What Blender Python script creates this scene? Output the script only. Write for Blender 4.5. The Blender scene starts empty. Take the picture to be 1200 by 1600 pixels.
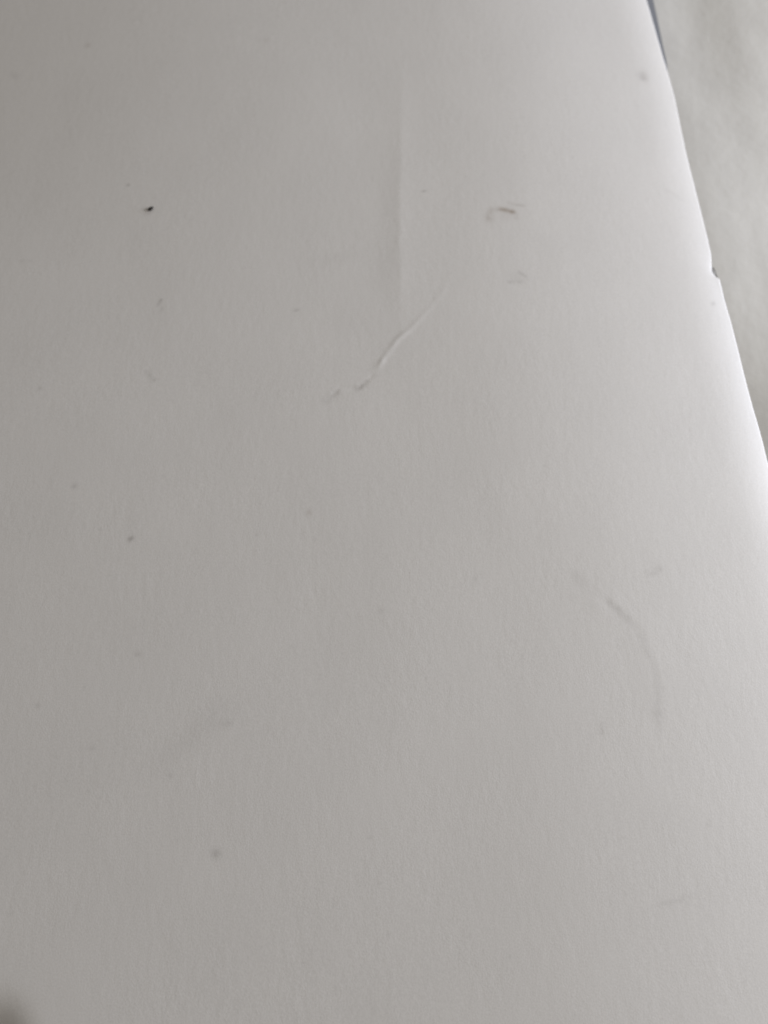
import bpy, math, random
import numpy as np
from mathutils import Vector

# ---------------------------------------------------------------- camera, world, light, exposure
scene = bpy.context.scene
CAM = Vector((0.0, -0.070, 0.215))
AIM = Vector((0.0, 0.0, 0.012))
LENS = 26.0
cd = bpy.data.cameras.new('camera')
cam = bpy.data.objects.new('camera', cd)
scene.collection.objects.link(cam)
cam.location = CAM
rot = (AIM - CAM).to_track_quat('-Z', 'Y')
cam.rotation_euler = rot.to_euler()
cd.sensor_fit = 'VERTICAL'; cd.sensor_height = 36.0; cd.sensor_width = 27.0
cd.lens = LENS
cd.clip_start = 0.01; cd.clip_end = 50
cd.dof.use_dof = True
cd.dof.focus_distance = 0.192
cd.dof.aperture_fstop = 9.0
scene.camera = cam
scene.render.resolution_x = 768; scene.render.resolution_y = 1024

world = bpy.data.worlds.new('World'); scene.world = world; world.use_nodes = True
bg = world.node_tree.nodes['Background']
bg.inputs[0].default_value = (1.0, 0.955, 0.90, 1); bg.inputs[1].default_value = 0.272

def area(name, loc, aim, size, power, col):
    l = bpy.data.lights.new(name, 'AREA'); l.shape = 'RECTANGLE'
    l.size, l.size_y = size; l.energy = power; l.color = col
    o = bpy.data.objects.new(name, l); scene.collection.objects.link(o)
    o.location = loc
    o.rotation_euler = (Vector(aim) - Vector(loc)).to_track_quat('-Z', 'Y').to_euler()
    return o
# daylight through a window on the right
area('window_light', (0.72, 0.10, 0.27), (0.0, 0.02, 0.0), (0.40, 0.30), 6.9, (0.93, 0.955, 1.0))
# low blue fill, added to tint and brighten the rolled right edge
area('edge_fill', (0.80, 0.30, 0.075), (0.04, 0.04, 0.0), (0.5, 0.10), 3.0, (0.56, 0.68, 1.0))

vs = scene.view_settings
vs.view_transform = 'Standard'; vs.look = 'None'; vs.exposure = 0; vs.gamma = 1
vs.use_curve_mapping = False
scene.render.engine = 'CYCLES'

# ---------------------------------------------------------------- helpers
R = np.array(rot.to_matrix())
def P(px, py, z=0.0150):
    """photo position (1200 x 1600) -> point at height z on the table"""
    a = 1600 * LENS / 36.0
    d = R @ np.array([(px - 600) / a, -(py - 800) / a, -1.0])
    t = (z - CAM.z) / d[2]
    return np.array([CAM.x + d[0] * t, CAM.y + d[1] * t])

def tag(o, label=None, cat=None, kind=None):
    if label: o['label'] = label
    if cat: o['category'] = cat
    if kind: o['kind'] = kind

def mesh_obj(name, verts, faces, mat, parent=None, smooth=True):
    me = bpy.data.meshes.new(name)
    me.from_pydata([tuple(v) for v in verts], [], faces); me.update()
    me.materials.append(mat)
    if smooth: me.polygons.foreach_set('use_smooth', [True] * len(me.polygons))
    o = bpy.data.objects.new(name, me); scene.collection.objects.link(o)
    if parent: o.parent = parent
    return o

def grid_obj(name, X, Y, Z, mat, attr=None):
    ny, nx = X.shape
    co = np.stack([X, Y, Z], -1).reshape(-1, 3).astype(np.float32)
    i = np.arange(nx * ny).reshape(ny, nx)
    q = np.stack([i[:-1, :-1], i[:-1, 1:], i[1:, 1:], i[1:, :-1]], -1).reshape(-1, 4)
    me = bpy.data.meshes.new(name)
    me.vertices.add(len(co)); me.vertices.foreach_set('co', co.ravel())
    me.loops.add(q.size); me.loops.foreach_set('vertex_index', q.ravel().astype(np.int32))
    me.polygons.add(len(q))
    me.polygons.foreach_set('loop_start', np.arange(0, q.size, 4, dtype=np.int32))
    me.polygons.foreach_set('use_smooth', np.ones(len(q), bool))
    me.update(calc_edges=True)
    if attr is not None:
        at = me.color_attributes.new('stain', 'FLOAT_COLOR', 'POINT')
        at.data.foreach_set('color', attr.reshape(-1, 4).astype(np.float32).ravel())
    me.materials.append(mat)
    o = bpy.data.objects.new(name, me); scene.collection.objects.link(o)
    return o

def seg_dist(X, Y, pts):
    """distance to a polyline, signed side (+ = right of travel) and 0..1 position along it"""
    pts = [np.asarray(p) for p in pts]
    L = [np.linalg.norm(b - a) for a, b in zip(pts, pts[1:])]; tot = sum(L); acc = 0
    best = np.full(X.shape, 1e9); side = np.zeros(X.shape); pos = np.zeros(X.shape)
    for a, b, l in zip(pts, pts[1:], L):
        d = (b - a) / l
        rx, ry = X - a[0], Y - a[1]
        tt = np.clip(rx * d[0] + ry * d[1], 0, l)
        dd = np.hypot(rx - d[0] * tt, ry - d[1] * tt)
        sg = rx * d[1] - ry * d[0]
        m = dd < best
        best = np.where(m, dd, best); side = np.where(m, np.sign(sg) * dd, side)
        pos = np.where(m, (acc + tt) / tot, pos)
        acc += l
    return best, side, pos

def sm(x, a, b):
    t = np.clip((x - a) / (b - a), 0, 1); return t * t * (3 - 2 * t)

rng = np.random.default_rng(7)
def vnoise(X, Y, cell, seed):
    """smooth value noise in the plane, about -1..1"""
    r = np.random.default_rng(seed); g = r.uniform(-1, 1, (128, 128))
    u = X / cell + 40.3; v = Y / cell + 40.7
    i = np.floor(u).astype(int); j = np.floor(v).astype(int)
    fu = u - i; fv = v - j; fu = fu * fu * (3 - 2 * fu); fv = fv * fv * (3 - 2 * fv)
    G = lambda a, b: g[b % 128, a % 128]
    return (G(i, j) * (1 - fu) + G(i + 1, j) * fu) * (1 - fv) + (G(i, j + 1) * (1 - fu) + G(i + 1, j + 1) * fu) * fv

def principled(name, col, rough=0.6, spec=0.3):
    m = bpy.data.materials.new(name); m.use_nodes = True
    b = m.node_tree.nodes['Principled BSDF']
    b.inputs['Base Color'].default_value = (*col, 1)
    b.inputs['Roughness'].default_value = rough
    b.inputs['Specular IOR Level'].default_value = spec
    return m, m.node_tree, b

PX = 0.00019         # about one photo pixel on the sheet, in metres

# ---------------------------------------------------------------- materials
def paper_material():
    m, nt, b = principled('white_paper', (0.6, 0.6, 0.6), 0.50, 0.30)
    N, L = nt.nodes, nt.links
    tc = N.new('ShaderNodeTexCoord')
    mp = N.new('ShaderNodeMapping'); mp.inputs['Rotation'].default_value = (0, 0, math.radians(18))
    mp.inputs['Scale'].default_value = (1, 0.50, 1)
    L.new(tc.outputs['Object'], mp.inputs['Vector'])
    fib = N.new('ShaderNodeTexNoise'); fib.inputs['Scale'].default_value = 480; fib.inputs['Detail'].default_value = 4
    L.new(mp.outputs[0], fib.inputs['Vector'])
    grain = N.new('ShaderNodeTexNoise'); grain.inputs['Scale'].default_value = 2200; grain.inputs['Detail'].default_value = 2
    L.new(tc.outputs['Object'], grain.inputs['Vector'])
    blot = N.new('ShaderNodeTexNoise'); blot.inputs['Scale'].default_value = 45; blot.inputs['Detail'].default_value = 4
    L.new(tc.outputs['Object'], blot.inputs['Vector'])
    # slow tone changes of the stock, plus very fine grain
    r1 = N.new('ShaderNodeMapRange'); r1.inputs['From Min'].default_value = 0.3; r1.inputs['From Max'].default_value = 0.7
    r1.inputs['To Min'].default_value = 0.985; r1.inputs['To Max'].default_value = 1.015
    L.new(blot.outputs['Fac'], r1.inputs['Value'])
    r2 = N.new('ShaderNodeMapRange'); r2.inputs['From Min'].default_value = 0.25; r2.inputs['From Max'].default_value = 0.75
    r2.inputs['To Min'].default_value = 0.95; r2.inputs['To Max'].default_value = 1.05
    L.new(grain.outputs['Fac'], r2.inputs['Value'])
    mu = N.new('ShaderNodeMath'); mu.operation = 'MULTIPLY'
    L.new(r1.outputs[0], mu.inputs[0]); L.new(r2.outputs[0], mu.inputs[1])
    at = N.new('ShaderNodeAttribute'); at.attribute_name = 'stain'
    mx = N.new('ShaderNodeVectorMath'); mx.operation = 'SCALE'
    L.new(at.outputs['Color'], mx.inputs[0]); L.new(mu.outputs[0], mx.inputs['Scale'])
    L.new(mx.outputs[0], b.inputs['Base Color'])
    a1 = N.new('ShaderNodeMath'); a1.operation = 'MULTIPLY_ADD'; a1.inputs[1].default_value = 0.45
    L.new(grain.outputs['Fac'], a1.inputs[0]); L.new(fib.outputs['Fac'], a1.inputs[2])
    pt = N.new('ShaderNodeTexNoise'); pt.inputs['Scale'].default_value = 70; pt.inputs['Detail'].default_value = 3
    L.new(tc.outputs['Object'], pt.inputs['Vector'])
    r3 = N.new('ShaderNodeMapRange'); r3.inputs['From Min'].default_value = 0.35; r3.inputs['From Max'].default_value = 0.65
    r3.inputs['To Min'].default_value = 0.45; r3.inputs['To Max'].default_value = 1.0
    L.new(pt.outputs['Fac'], r3.inputs['Value'])
    bp = N.new('ShaderNodeBump'); L.new(r3.outputs[0], bp.inputs['Strength']); bp.inputs['Distance'].default_value = 0.000056
    L.new(a1.outputs[0], bp.inputs['Height']); L.new(bp.outputs[0], b.inputs['Normal'])
    return m
PAPER = paper_material()

def cloth_material():
    m, nt, b = principled('pale_cloth', (0.60, 0.58, 0.54), 0.85, 0.15)
    N, L = nt.nodes, nt.links
    tc = N.new('ShaderNodeTexCoord')
    n1 = N.new('ShaderNodeTexNoise'); n1.inputs['Scale'].default_value = 130; n1.inputs['Detail'].default_value = 7
    mp = N.new('ShaderNodeMapping'); mp.inputs['Scale'].default_value = (1, 0.3, 1)
    L.new(tc.outputs['Object'], mp.inputs[0]); L.new(mp.outputs[0], n1.inputs['Vector'])
    cr = N.new('ShaderNodeValToRGB')
    cr.color_ramp.elements[0].position = 0.3; cr.color_ramp.elements[0].color = (0.535, 0.510, 0.470, 1)
    cr.color_ramp.elements[1].position = 0.7; cr.color_ramp.elements[1].color = (0.59, 0.565, 0.522, 1)
    L.new(n1.outputs['Fac'], cr.inputs[0]); L.new(cr.outputs[0], b.inputs['Base Color'])
    n2 = N.new('ShaderNodeTexNoise'); n2.inputs['Scale'].default_value = 260; n2.inputs['Detail'].default_value = 6
    L.new(tc.outputs['Object'], n2.inputs['Vector'])
    bp = N.new('ShaderNodeBump'); bp.inputs['Strength'].default_value = 1; bp.inputs['Distance'].default_value = 0.00014
    L.new(n2.outputs['Fac'], bp.inputs['Height']); L.new(bp.outputs[0], b.inputs['Normal'])
    return m
CLOTH = cloth_material()

# ---------------------------------------------------------------- the cloth underneath (setting)
xs = np.arange(-0.9, 0.9001, 0.004); ys = np.arange(-0.8, 1.0001, 0.004)
# finer where it shows
xs = np.unique(np.round(np.concatenate([xs, np.arange(0.05, 0.2, 0.001)]), 5))
ys = np.unique(np.round(np.concatenate([ys, np.arange(-0.05, 0.25, 0.001)]), 5))
X, Y = np.meshgrid(xs, ys)
Z = 0.00035 * vnoise(X * 1.0 + Y * 0.05, Y * 0.22, 0.016, 3) + 0.0012 * vnoise(X, Y * 0.5, 0.05, 5) + 0.0030 * vnoise(X, Y, 0.14, 6)
# a soft swell beside the sheet: climbs away from the top of the view, falls again towards the front
c = P(1190, 430, -0.004)
g = 0.14 * np.exp(-((Y - P(1190, 700, -0.004)[1]) / 0.030) ** 2) + 0.05 * np.exp(-((Y - P(1190, 20, -0.004)[1]) / 0.035) ** 2)
Z += g * (X - c[0]) * np.exp(-((X - c[0]) / 0.05) ** 2)
Z += 0.0030 * np.exp(-((Y - c[1] - 0.02) / 0.05) ** 2) * np.exp(-((X - c[0] + 0.028) / 0.035) ** 2)
cloth = grid_obj('tablecloth', X, Y, Z - 0.004, CLOTH)
tag(cloth, 'pale off-white cloth with soft folds beneath and to the right of the white sheet', 'tablecloth', 'structure')

# ---------------------------------------------------------------- the white sheet
EDGE_Z = 0.0075
edge_px = [(1010, 0), (1026.5, 58), (1041, 108), (1054, 155), (1070, 233), (1081.5, 280), (1089, 309), (1101.5, 359), (1110.5, 396),
           (1111.5, 412), (1112, 425), (1118, 432.5), (1124, 436), (1131, 467), (1142, 505), (1158, 568), (1171, 620),
           (1187.5, 677), (1200, 727)]
E = np.array([P(x, y, EDGE_Z) for x, y in edge_px])
A, B = E[0], E[-1]
tdir = (A - B) / np.linalg.norm(A - B)            # along the edge, away from the camera
ndir = np.array([-tdir[1], tdir[0]])              # from the edge into the sheet (to the left)
et = (E - B) @ tdir; en = (E - B) @ ndir
o_ = np.argsort(et); et, en = et[o_], en[o_]
t_ax = np.concatenate([np.arange(-0.27, -0.205, 0.002), np.arange(-0.205, 0.150, 0.00034), np.arange(0.150, 0.241, 0.002)])
s_ax = np.concatenate([np.arange(0, 0.265, 0.00034), np.arange(0.265, 0.300, 0.002)])
S, T = np.meshgrid(s_ax, t_ax)
off = np.interp(T, et, en, left=en[0] + 0, right=en[-1])
off = off + 0.00007 * vnoise(T, T * 0, 0.004, 12)
# the edge follows its own ragged line; that line fades out inside the sheet
tt_ = np.linspace(-0.3, 0.26, 2000)
ov = np.interp(tt_, et, en); kk = np.exp(-(np.linspace(-0.03, 0.03, 215) / 0.010) ** 2)
ov = np.convolve(np.pad(ov, 107, mode='edge'), kk / kk.sum(), 'valid')
trend = np.interp(T, tt_, ov)
sh = S + trend * np.exp(-S / 0.03) + (off - trend) * np.exp(-S / 0.0012)
WX = B[0] + ndir[0] * sh + tdir[0] * T
WY = B[1] + ndir[1] * sh + tdir[1] * T
# overall form: nearly flat, bowed, rolling down to the right edge
h = np.full(S.shape, 0.0120)
tb = sm(T, 0.09, -0.10)                            # 0 far end, 1 near end
w = 0.017 + 0.002 * tb                             # how wide the roll at the edge is
k = np.clip(1 - S / w, 0, 1)
h -= 0.0011 * (1 - 0.55 * sm(T, 0.0, -0.05)) * k ** 3
w2 = 0.085
k2 = np.clip(1 - S / w2, 0, 1)
h -= 0.0055 * (1 - 0.30 * tb) * k2 ** 2
h -= h[:, :1] - EDGE_Z                            # the edge itself lies level
# left corners bent down, shaped so that the sheet turns darker there
q = sm(S, 0.10, 0.30)
h -= 0.0045 * q * q * sm(T, 0.03, 0.17)
cc = P(-42, 1648)
dc = np.hypot(WX - cc[0], WY - cc[1])
h -= 0.0085 * np.clip(1 - dc / 0.0165, 0, 1) ** 3
# uneven lie of the paper
h += 0.00012 * vnoise(S, T * 0.5, 0.03, 21) + 0.00035 * vnoise(S, T, 0.09, 22) + 0.000012 * vnoise(S, T * 0.4, 0.007, 23)

def line(pts): return [P(*p) for p in pts]
# long straight fold: the sheet changes slope along it
d, sd, po = seg_dist(WX, WY, line([(640, -60), (628, 120), (624, 330), (626, 500), (634, 560)]))
amp = sm(po, 0.20, 0.62) * sm(po, 1.0, 0.78)
sd = sd + 0.0003 * vnoise(WX, WY, 0.010, 77) + 0.0002 * vnoise(WX, WY, 0.003, 78)
h += 0.00020 * amp * np.exp(-np.sqrt(sd ** 2 + 0.0005 ** 2) / 0.0050)
# sharp diagonal crease
cr = line([(508, 626), (530, 603), (560, 602), (578, 588), (600, 556), (622, 527), (640, 512), (662, 490), (695, 448), (702, 428), (735, 390)])
d, sd, po = seg_dist(WX, WY, cr)
a_up = 1.25 * sm(po, 0.20, 0.34) * sm(po, 0.62, 0.46) + 0.32 * sm(po, 0.5, 0.6) * sm(po, 1.0, 0.75) * (0.7 + 0.6 * vnoise(WX, WY, 0.003, 88))
a_dn = sm(po, 0.0, 0.06) * sm(po, 0.34, 0.26)
h += 0.000105 * a_up * (1 + 0.4 * vnoise(WX, WY, 0.0025, 89)) * np.exp(-(d / (4.8 * PX)) ** 2)
h -= 0.00007 * a_dn * np.exp(-((sd) / (4 * PX)) ** 2)
# curved dent on the right, as if something round had pressed there
arc = line([(900, 905), (935, 925), (962, 944), (994, 972), (1012, 1000), (1027, 1035), (1036, 1080), (1037, 1110), (1030, 1150), (1026, 1180)])
d, sd, po = seg_dist(WX, WY, arc)
aa = sm(po, 0.0, 0.22) * sm(po, 1.0, 0.45)
h -= 0.000040 * aa * (1 + 0.6 * vnoise(WX, WY, 0.004, 90)) * np.exp(-(d / (7 * PX)) ** 2)
h += 0.00010 * aa * np.exp(-(np.abs(sd) / (30 * PX)))
# small dents
for x, y, r, a in [(785, 330, 14, .00005), (1011, 101, 7, .00008), (1025, 888, 10, .00002), (805, 432, 14, .00002), (1065, 1412, 14, .0)]:
    p = P(x, y); h -= a * np.exp(-((WX - p[0]) ** 2 + (WY - p[1]) ** 2) / (r * PX) ** 2)

# marks: a tint per point of the sheet
base = np.array([0.642, 0.611, 0.576])
stain = np.ones(S.shape + (3,)) * base
def blot(x, y, rx, ry, ang, depth, col=(0.16, 0.14, 0.12), soft=1.0, fine=0.0):
    global stain
    p = P(x, y); a = math.radians(ang)
    u = ((WX - p[0]) * math.cos(a) + (WY - p[1]) * math.sin(a)) / (rx * PX)
    v = (-(WX - p[0]) * math.sin(a) + (WY - p[1]) * math.cos(a)) / (ry * PX)
    f = depth * np.exp(-(u * u + v * v) ** soft)
    if fine: f = f * np.clip(1 + fine * vnoise(WX, WY, 0.0009, int(x)), 0, 2)
    stain = stain * (1 - f[..., None]) + np.array(col) * f[..., None]
def stroke(pts, wd, depth, col=(0.16, 0.14, 0.12), fine=0.5):
    global stain
    d, sd, po = seg_dist(WX, WY, line(pts))
    f = depth * np.exp(-(d / (wd * PX)) ** 2) * sm(po, -0.01, 0.2) * sm(po, 1.01, 0.8)
    f = f * np.clip(1 + fine * vnoise(WX, WY, 0.0011, int(pts[0][0])), 0, 2)
    stain = stain * (1 - f[..., None]) + np.array(col) * f[..., None]
BR = (0.24, 0.17, 0.12)
blot(133, 60, 6, 3.5, 10, .22, BR); blot(415, 58, 8, 3, 0, .10, BR); blot(15, 103, 9, 5, -20, .16)
blot(230, 327, 8, 6, 40, .22, (0.2, 0.14, 0.12)); blot(198, 284, 4, 3, 35, .30)
blot(663, 296, 5, 2.2, 10, .32); blot(463, 482, 5, 3, 20, .22)
stroke([(243, 478), (249, 468), (252, 462)], 3.0, .22); stroke([(246, 488), (254, 476)], 2.5, .10)
stroke([(224, 574), (232, 583), (240, 593)], 4, .12); blot(240, 591, 4, 3, 30, .16)
blot(60, 604, 3, 4, 0, .20); blot(30, 402, 5, 3, 0, .10); blot(44, 402, 4, 3, 0, .10)
blot(113, 757, 5, 4.5, 30, .20); blot(482, 798, 4.5, 5.5, 0, .20, BR); blot(201, 839, 5, 3.8, 40, .42)
blot(210, 1020, 5, 4, -20, .16); blot(52, 1101, 4, 4, 0, .16); blot(352, 1130, 7, 5, 0, .11)
blot(138, 1168, 4, 4, 0, .12); blot(333, 1336, 7, 6, -15, .24); blot(262, 1212, 4, 4, 0, .12)
blot(595, 952, 6, 5, 0, .08); blot(800, 1500, 4, 4, 0, .08); blot(745, 900, 5, 8, 0, .07)
blot(455, 1008, 4, 3, 0, .07); blot(578, 1310, 3, 3, 0, .10)
blot(1011, 101, 8, 9, 20, .40, (0.30, 0.27, 0.25)); blot(1011, 98, 16, 14, 0, .08)
# brown hooked scuff
stroke([(764, 348), (762, 334), (768, 325), (782, 323), (800, 326)], 5.5, .22, (0.30, 0.25, 0.20))
stroke([(778, 323), (790, 325), (802, 328), (808, 325)], 4.0, .60, (0.26, 0.19, 0.13), fine=0.3)
blot(790, 333, 26, 13, 0, .07, (0.28, 0.22, 0.18))
stroke([(790, 312), (808, 317), (826, 318)], 3.0, .18, (0.28, 0.24, 0.20))
stroke([(800, 322), (808, 333), (808, 342)], 4, .10, (0.28, 0.24, 0.20))
blot(768, 338, 9, 14, 0, .12, (0.30, 0.25, 0.20))
stroke([(808, 420), (826, 431)], 3, .12); stroke([(790, 438), (822, 437)], 4, .12); blot(806, 430, 18, 10, 0, .06)
# tail of the crease, the arc, the crooked mark above it
stroke([(504, 630), (516, 615), (532, 604)], 7, .11); stroke([(550, 606), (564, 602), (576, 589)], 5.5, .17)
stroke([(935, 925), (962, 944), (994, 972), (1012, 1000), (1027, 1035), (1036, 1080), (1037, 1125), (1035, 1165)], 6, .075, fine=0.6)
stroke([(893, 888), (915, 908), (945, 928)], 8, .035)
stroke([(948, 931), (970, 948), (996, 971)], 5.5, .11, fine=0.6)
stroke([(1008, 886), (1022, 892), (1034, 888), (1041, 880)], 5.5, .09, fine=0.9); blot(1038, 883, 5, 5, 0, .10)
blot(906, 897, 12, 14, 0, .05); stroke([(944, 1125), (948, 1150)], 4, .10); blot(1030, 1112, 8, 7, 0, .06)
stroke([(1028, 1420), (1065, 1412), (1105, 1402)], 4.0, .06); stroke([(1112, 1288), (1120, 1296)], 3, .08)
# rubbed grey patches
blot(296, 1150, 60, 20, 40, .07); blot(528, 400, 34, 14, 10, .05); blot(606, 325, 14, 40, 0, .05)
blot(1060, 285, 26, 5, -35, .06); blot(600, 420, 14, 60, 0, .04); blot(530, 500, 30, 40, 0, .03)
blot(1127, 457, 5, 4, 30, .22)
# a thin scatter of tiny fibres and dust in the stock
for n in range(70):
    x, y = rng.uniform(-40, 1200), rng.uniform(-40, 1640)
    blot(x, y, rng.uniform(1.8, 4), rng.uniform(1.5, 2.6), rng.uniform(0, 180), rng.uniform(.03, .10))
col = np.concatenate([stain, np.ones(S.shape + (1,))], -1)

sheet = grid_obj('paper_sheet', WX[:, ::-1], WY[:, ::-1], h[:, ::-1], PAPER, col[:, ::-1])
md = sheet.modifiers.new('thickness', 'SOLIDIFY'); md.thickness = 0.00035; md.offset = -1
tag(sheet, 'large blank white paper sheet with a diagonal crease and scattered specks', 'paper')
def Z_at(xy):
    d2 = (WX - xy[0]) ** 2 + (WY - xy[1]) ** 2
    return float(h.ravel()[int(np.argmin(d2))])

# little torn flap left hanging in the nick of the edge
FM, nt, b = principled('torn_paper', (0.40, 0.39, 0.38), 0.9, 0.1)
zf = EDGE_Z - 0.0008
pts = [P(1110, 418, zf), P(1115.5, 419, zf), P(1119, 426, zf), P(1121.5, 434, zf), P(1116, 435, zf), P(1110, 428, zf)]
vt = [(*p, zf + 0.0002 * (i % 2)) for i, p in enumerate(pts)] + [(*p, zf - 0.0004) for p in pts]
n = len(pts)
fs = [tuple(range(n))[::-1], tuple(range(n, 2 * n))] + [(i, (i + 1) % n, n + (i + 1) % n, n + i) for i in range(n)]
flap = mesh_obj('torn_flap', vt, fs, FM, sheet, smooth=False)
flap['label'] = 'small grey torn flap in the nick of the right edge'

# ---------------------------------------------------------------- thin blue-grey strip under the far end of the edge
CM, nt, b = principled('blue_grey_strip', (0.16, 0.17, 0.20), 0.7, 0.2)
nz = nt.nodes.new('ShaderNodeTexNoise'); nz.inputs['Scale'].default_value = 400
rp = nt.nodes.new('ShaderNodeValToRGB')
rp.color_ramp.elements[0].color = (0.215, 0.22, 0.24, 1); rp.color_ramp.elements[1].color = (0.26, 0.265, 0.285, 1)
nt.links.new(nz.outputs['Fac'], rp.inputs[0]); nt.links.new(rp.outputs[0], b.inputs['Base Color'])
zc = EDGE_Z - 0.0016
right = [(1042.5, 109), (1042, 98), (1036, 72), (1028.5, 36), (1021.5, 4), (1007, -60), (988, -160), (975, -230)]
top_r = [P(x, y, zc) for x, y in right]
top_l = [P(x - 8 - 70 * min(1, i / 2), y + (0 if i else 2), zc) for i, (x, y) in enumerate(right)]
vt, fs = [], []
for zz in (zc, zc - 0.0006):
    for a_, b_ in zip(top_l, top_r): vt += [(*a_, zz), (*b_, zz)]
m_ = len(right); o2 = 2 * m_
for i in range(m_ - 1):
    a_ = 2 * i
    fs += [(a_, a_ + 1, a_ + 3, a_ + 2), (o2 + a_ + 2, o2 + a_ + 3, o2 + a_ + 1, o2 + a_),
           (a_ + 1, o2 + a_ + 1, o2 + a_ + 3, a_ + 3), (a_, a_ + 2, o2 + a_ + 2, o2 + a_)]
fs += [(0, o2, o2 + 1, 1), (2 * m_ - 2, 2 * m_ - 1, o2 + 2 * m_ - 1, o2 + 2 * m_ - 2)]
strip = mesh_obj('edge_strip', vt, fs, CM, smooth=False)
tag(strip, 'thin blue-grey strip showing from under the top right of the white sheet', 'strip')

# ---------------------------------------------------------------- black crumb on the sheet
KM, nt, b = principled('dark_crumb', (0.022, 0.018, 0.015), 0.7, 0.3)
c0 = P(233.5, 323); zc0 = Z_at(c0)
vt, fs = [], []
nu, nv = 14, 9
a = math.radians(48)
for j in range(nv + 1):
    ph = math.pi * j / nv
    for i in range(nu):
        th = 2 * math.pi * i / nu
        rr = 1 + rng.uniform(-.18, .18)
        x = math.cos(th) * math.sin(ph) * 5.2 * PX * rr * (1.15 if math.cos(th) > 0 else .85)
        y = math.sin(th) * math.sin(ph) * 3.0 * PX * rr
        z = math.cos(ph) * 2.2 * PX + 1.6 * PX
        vt.append((c0[0] + x * math.cos(a) - y * math.sin(a), c0[1] + x * math.sin(a) + y * math.cos(a), zc0 + z))
for j in range(nv):
    for i in range(nu):
        p, q_ = j * nu + i, j * nu + (i + 1) % nu
        fs.append((p, p + nu, q_ + nu, q_))
crumb = mesh_obj('crumb', vt, fs, KM)
tag(crumb, 'tiny black crumb lying on the upper left of the white sheet', 'crumb')
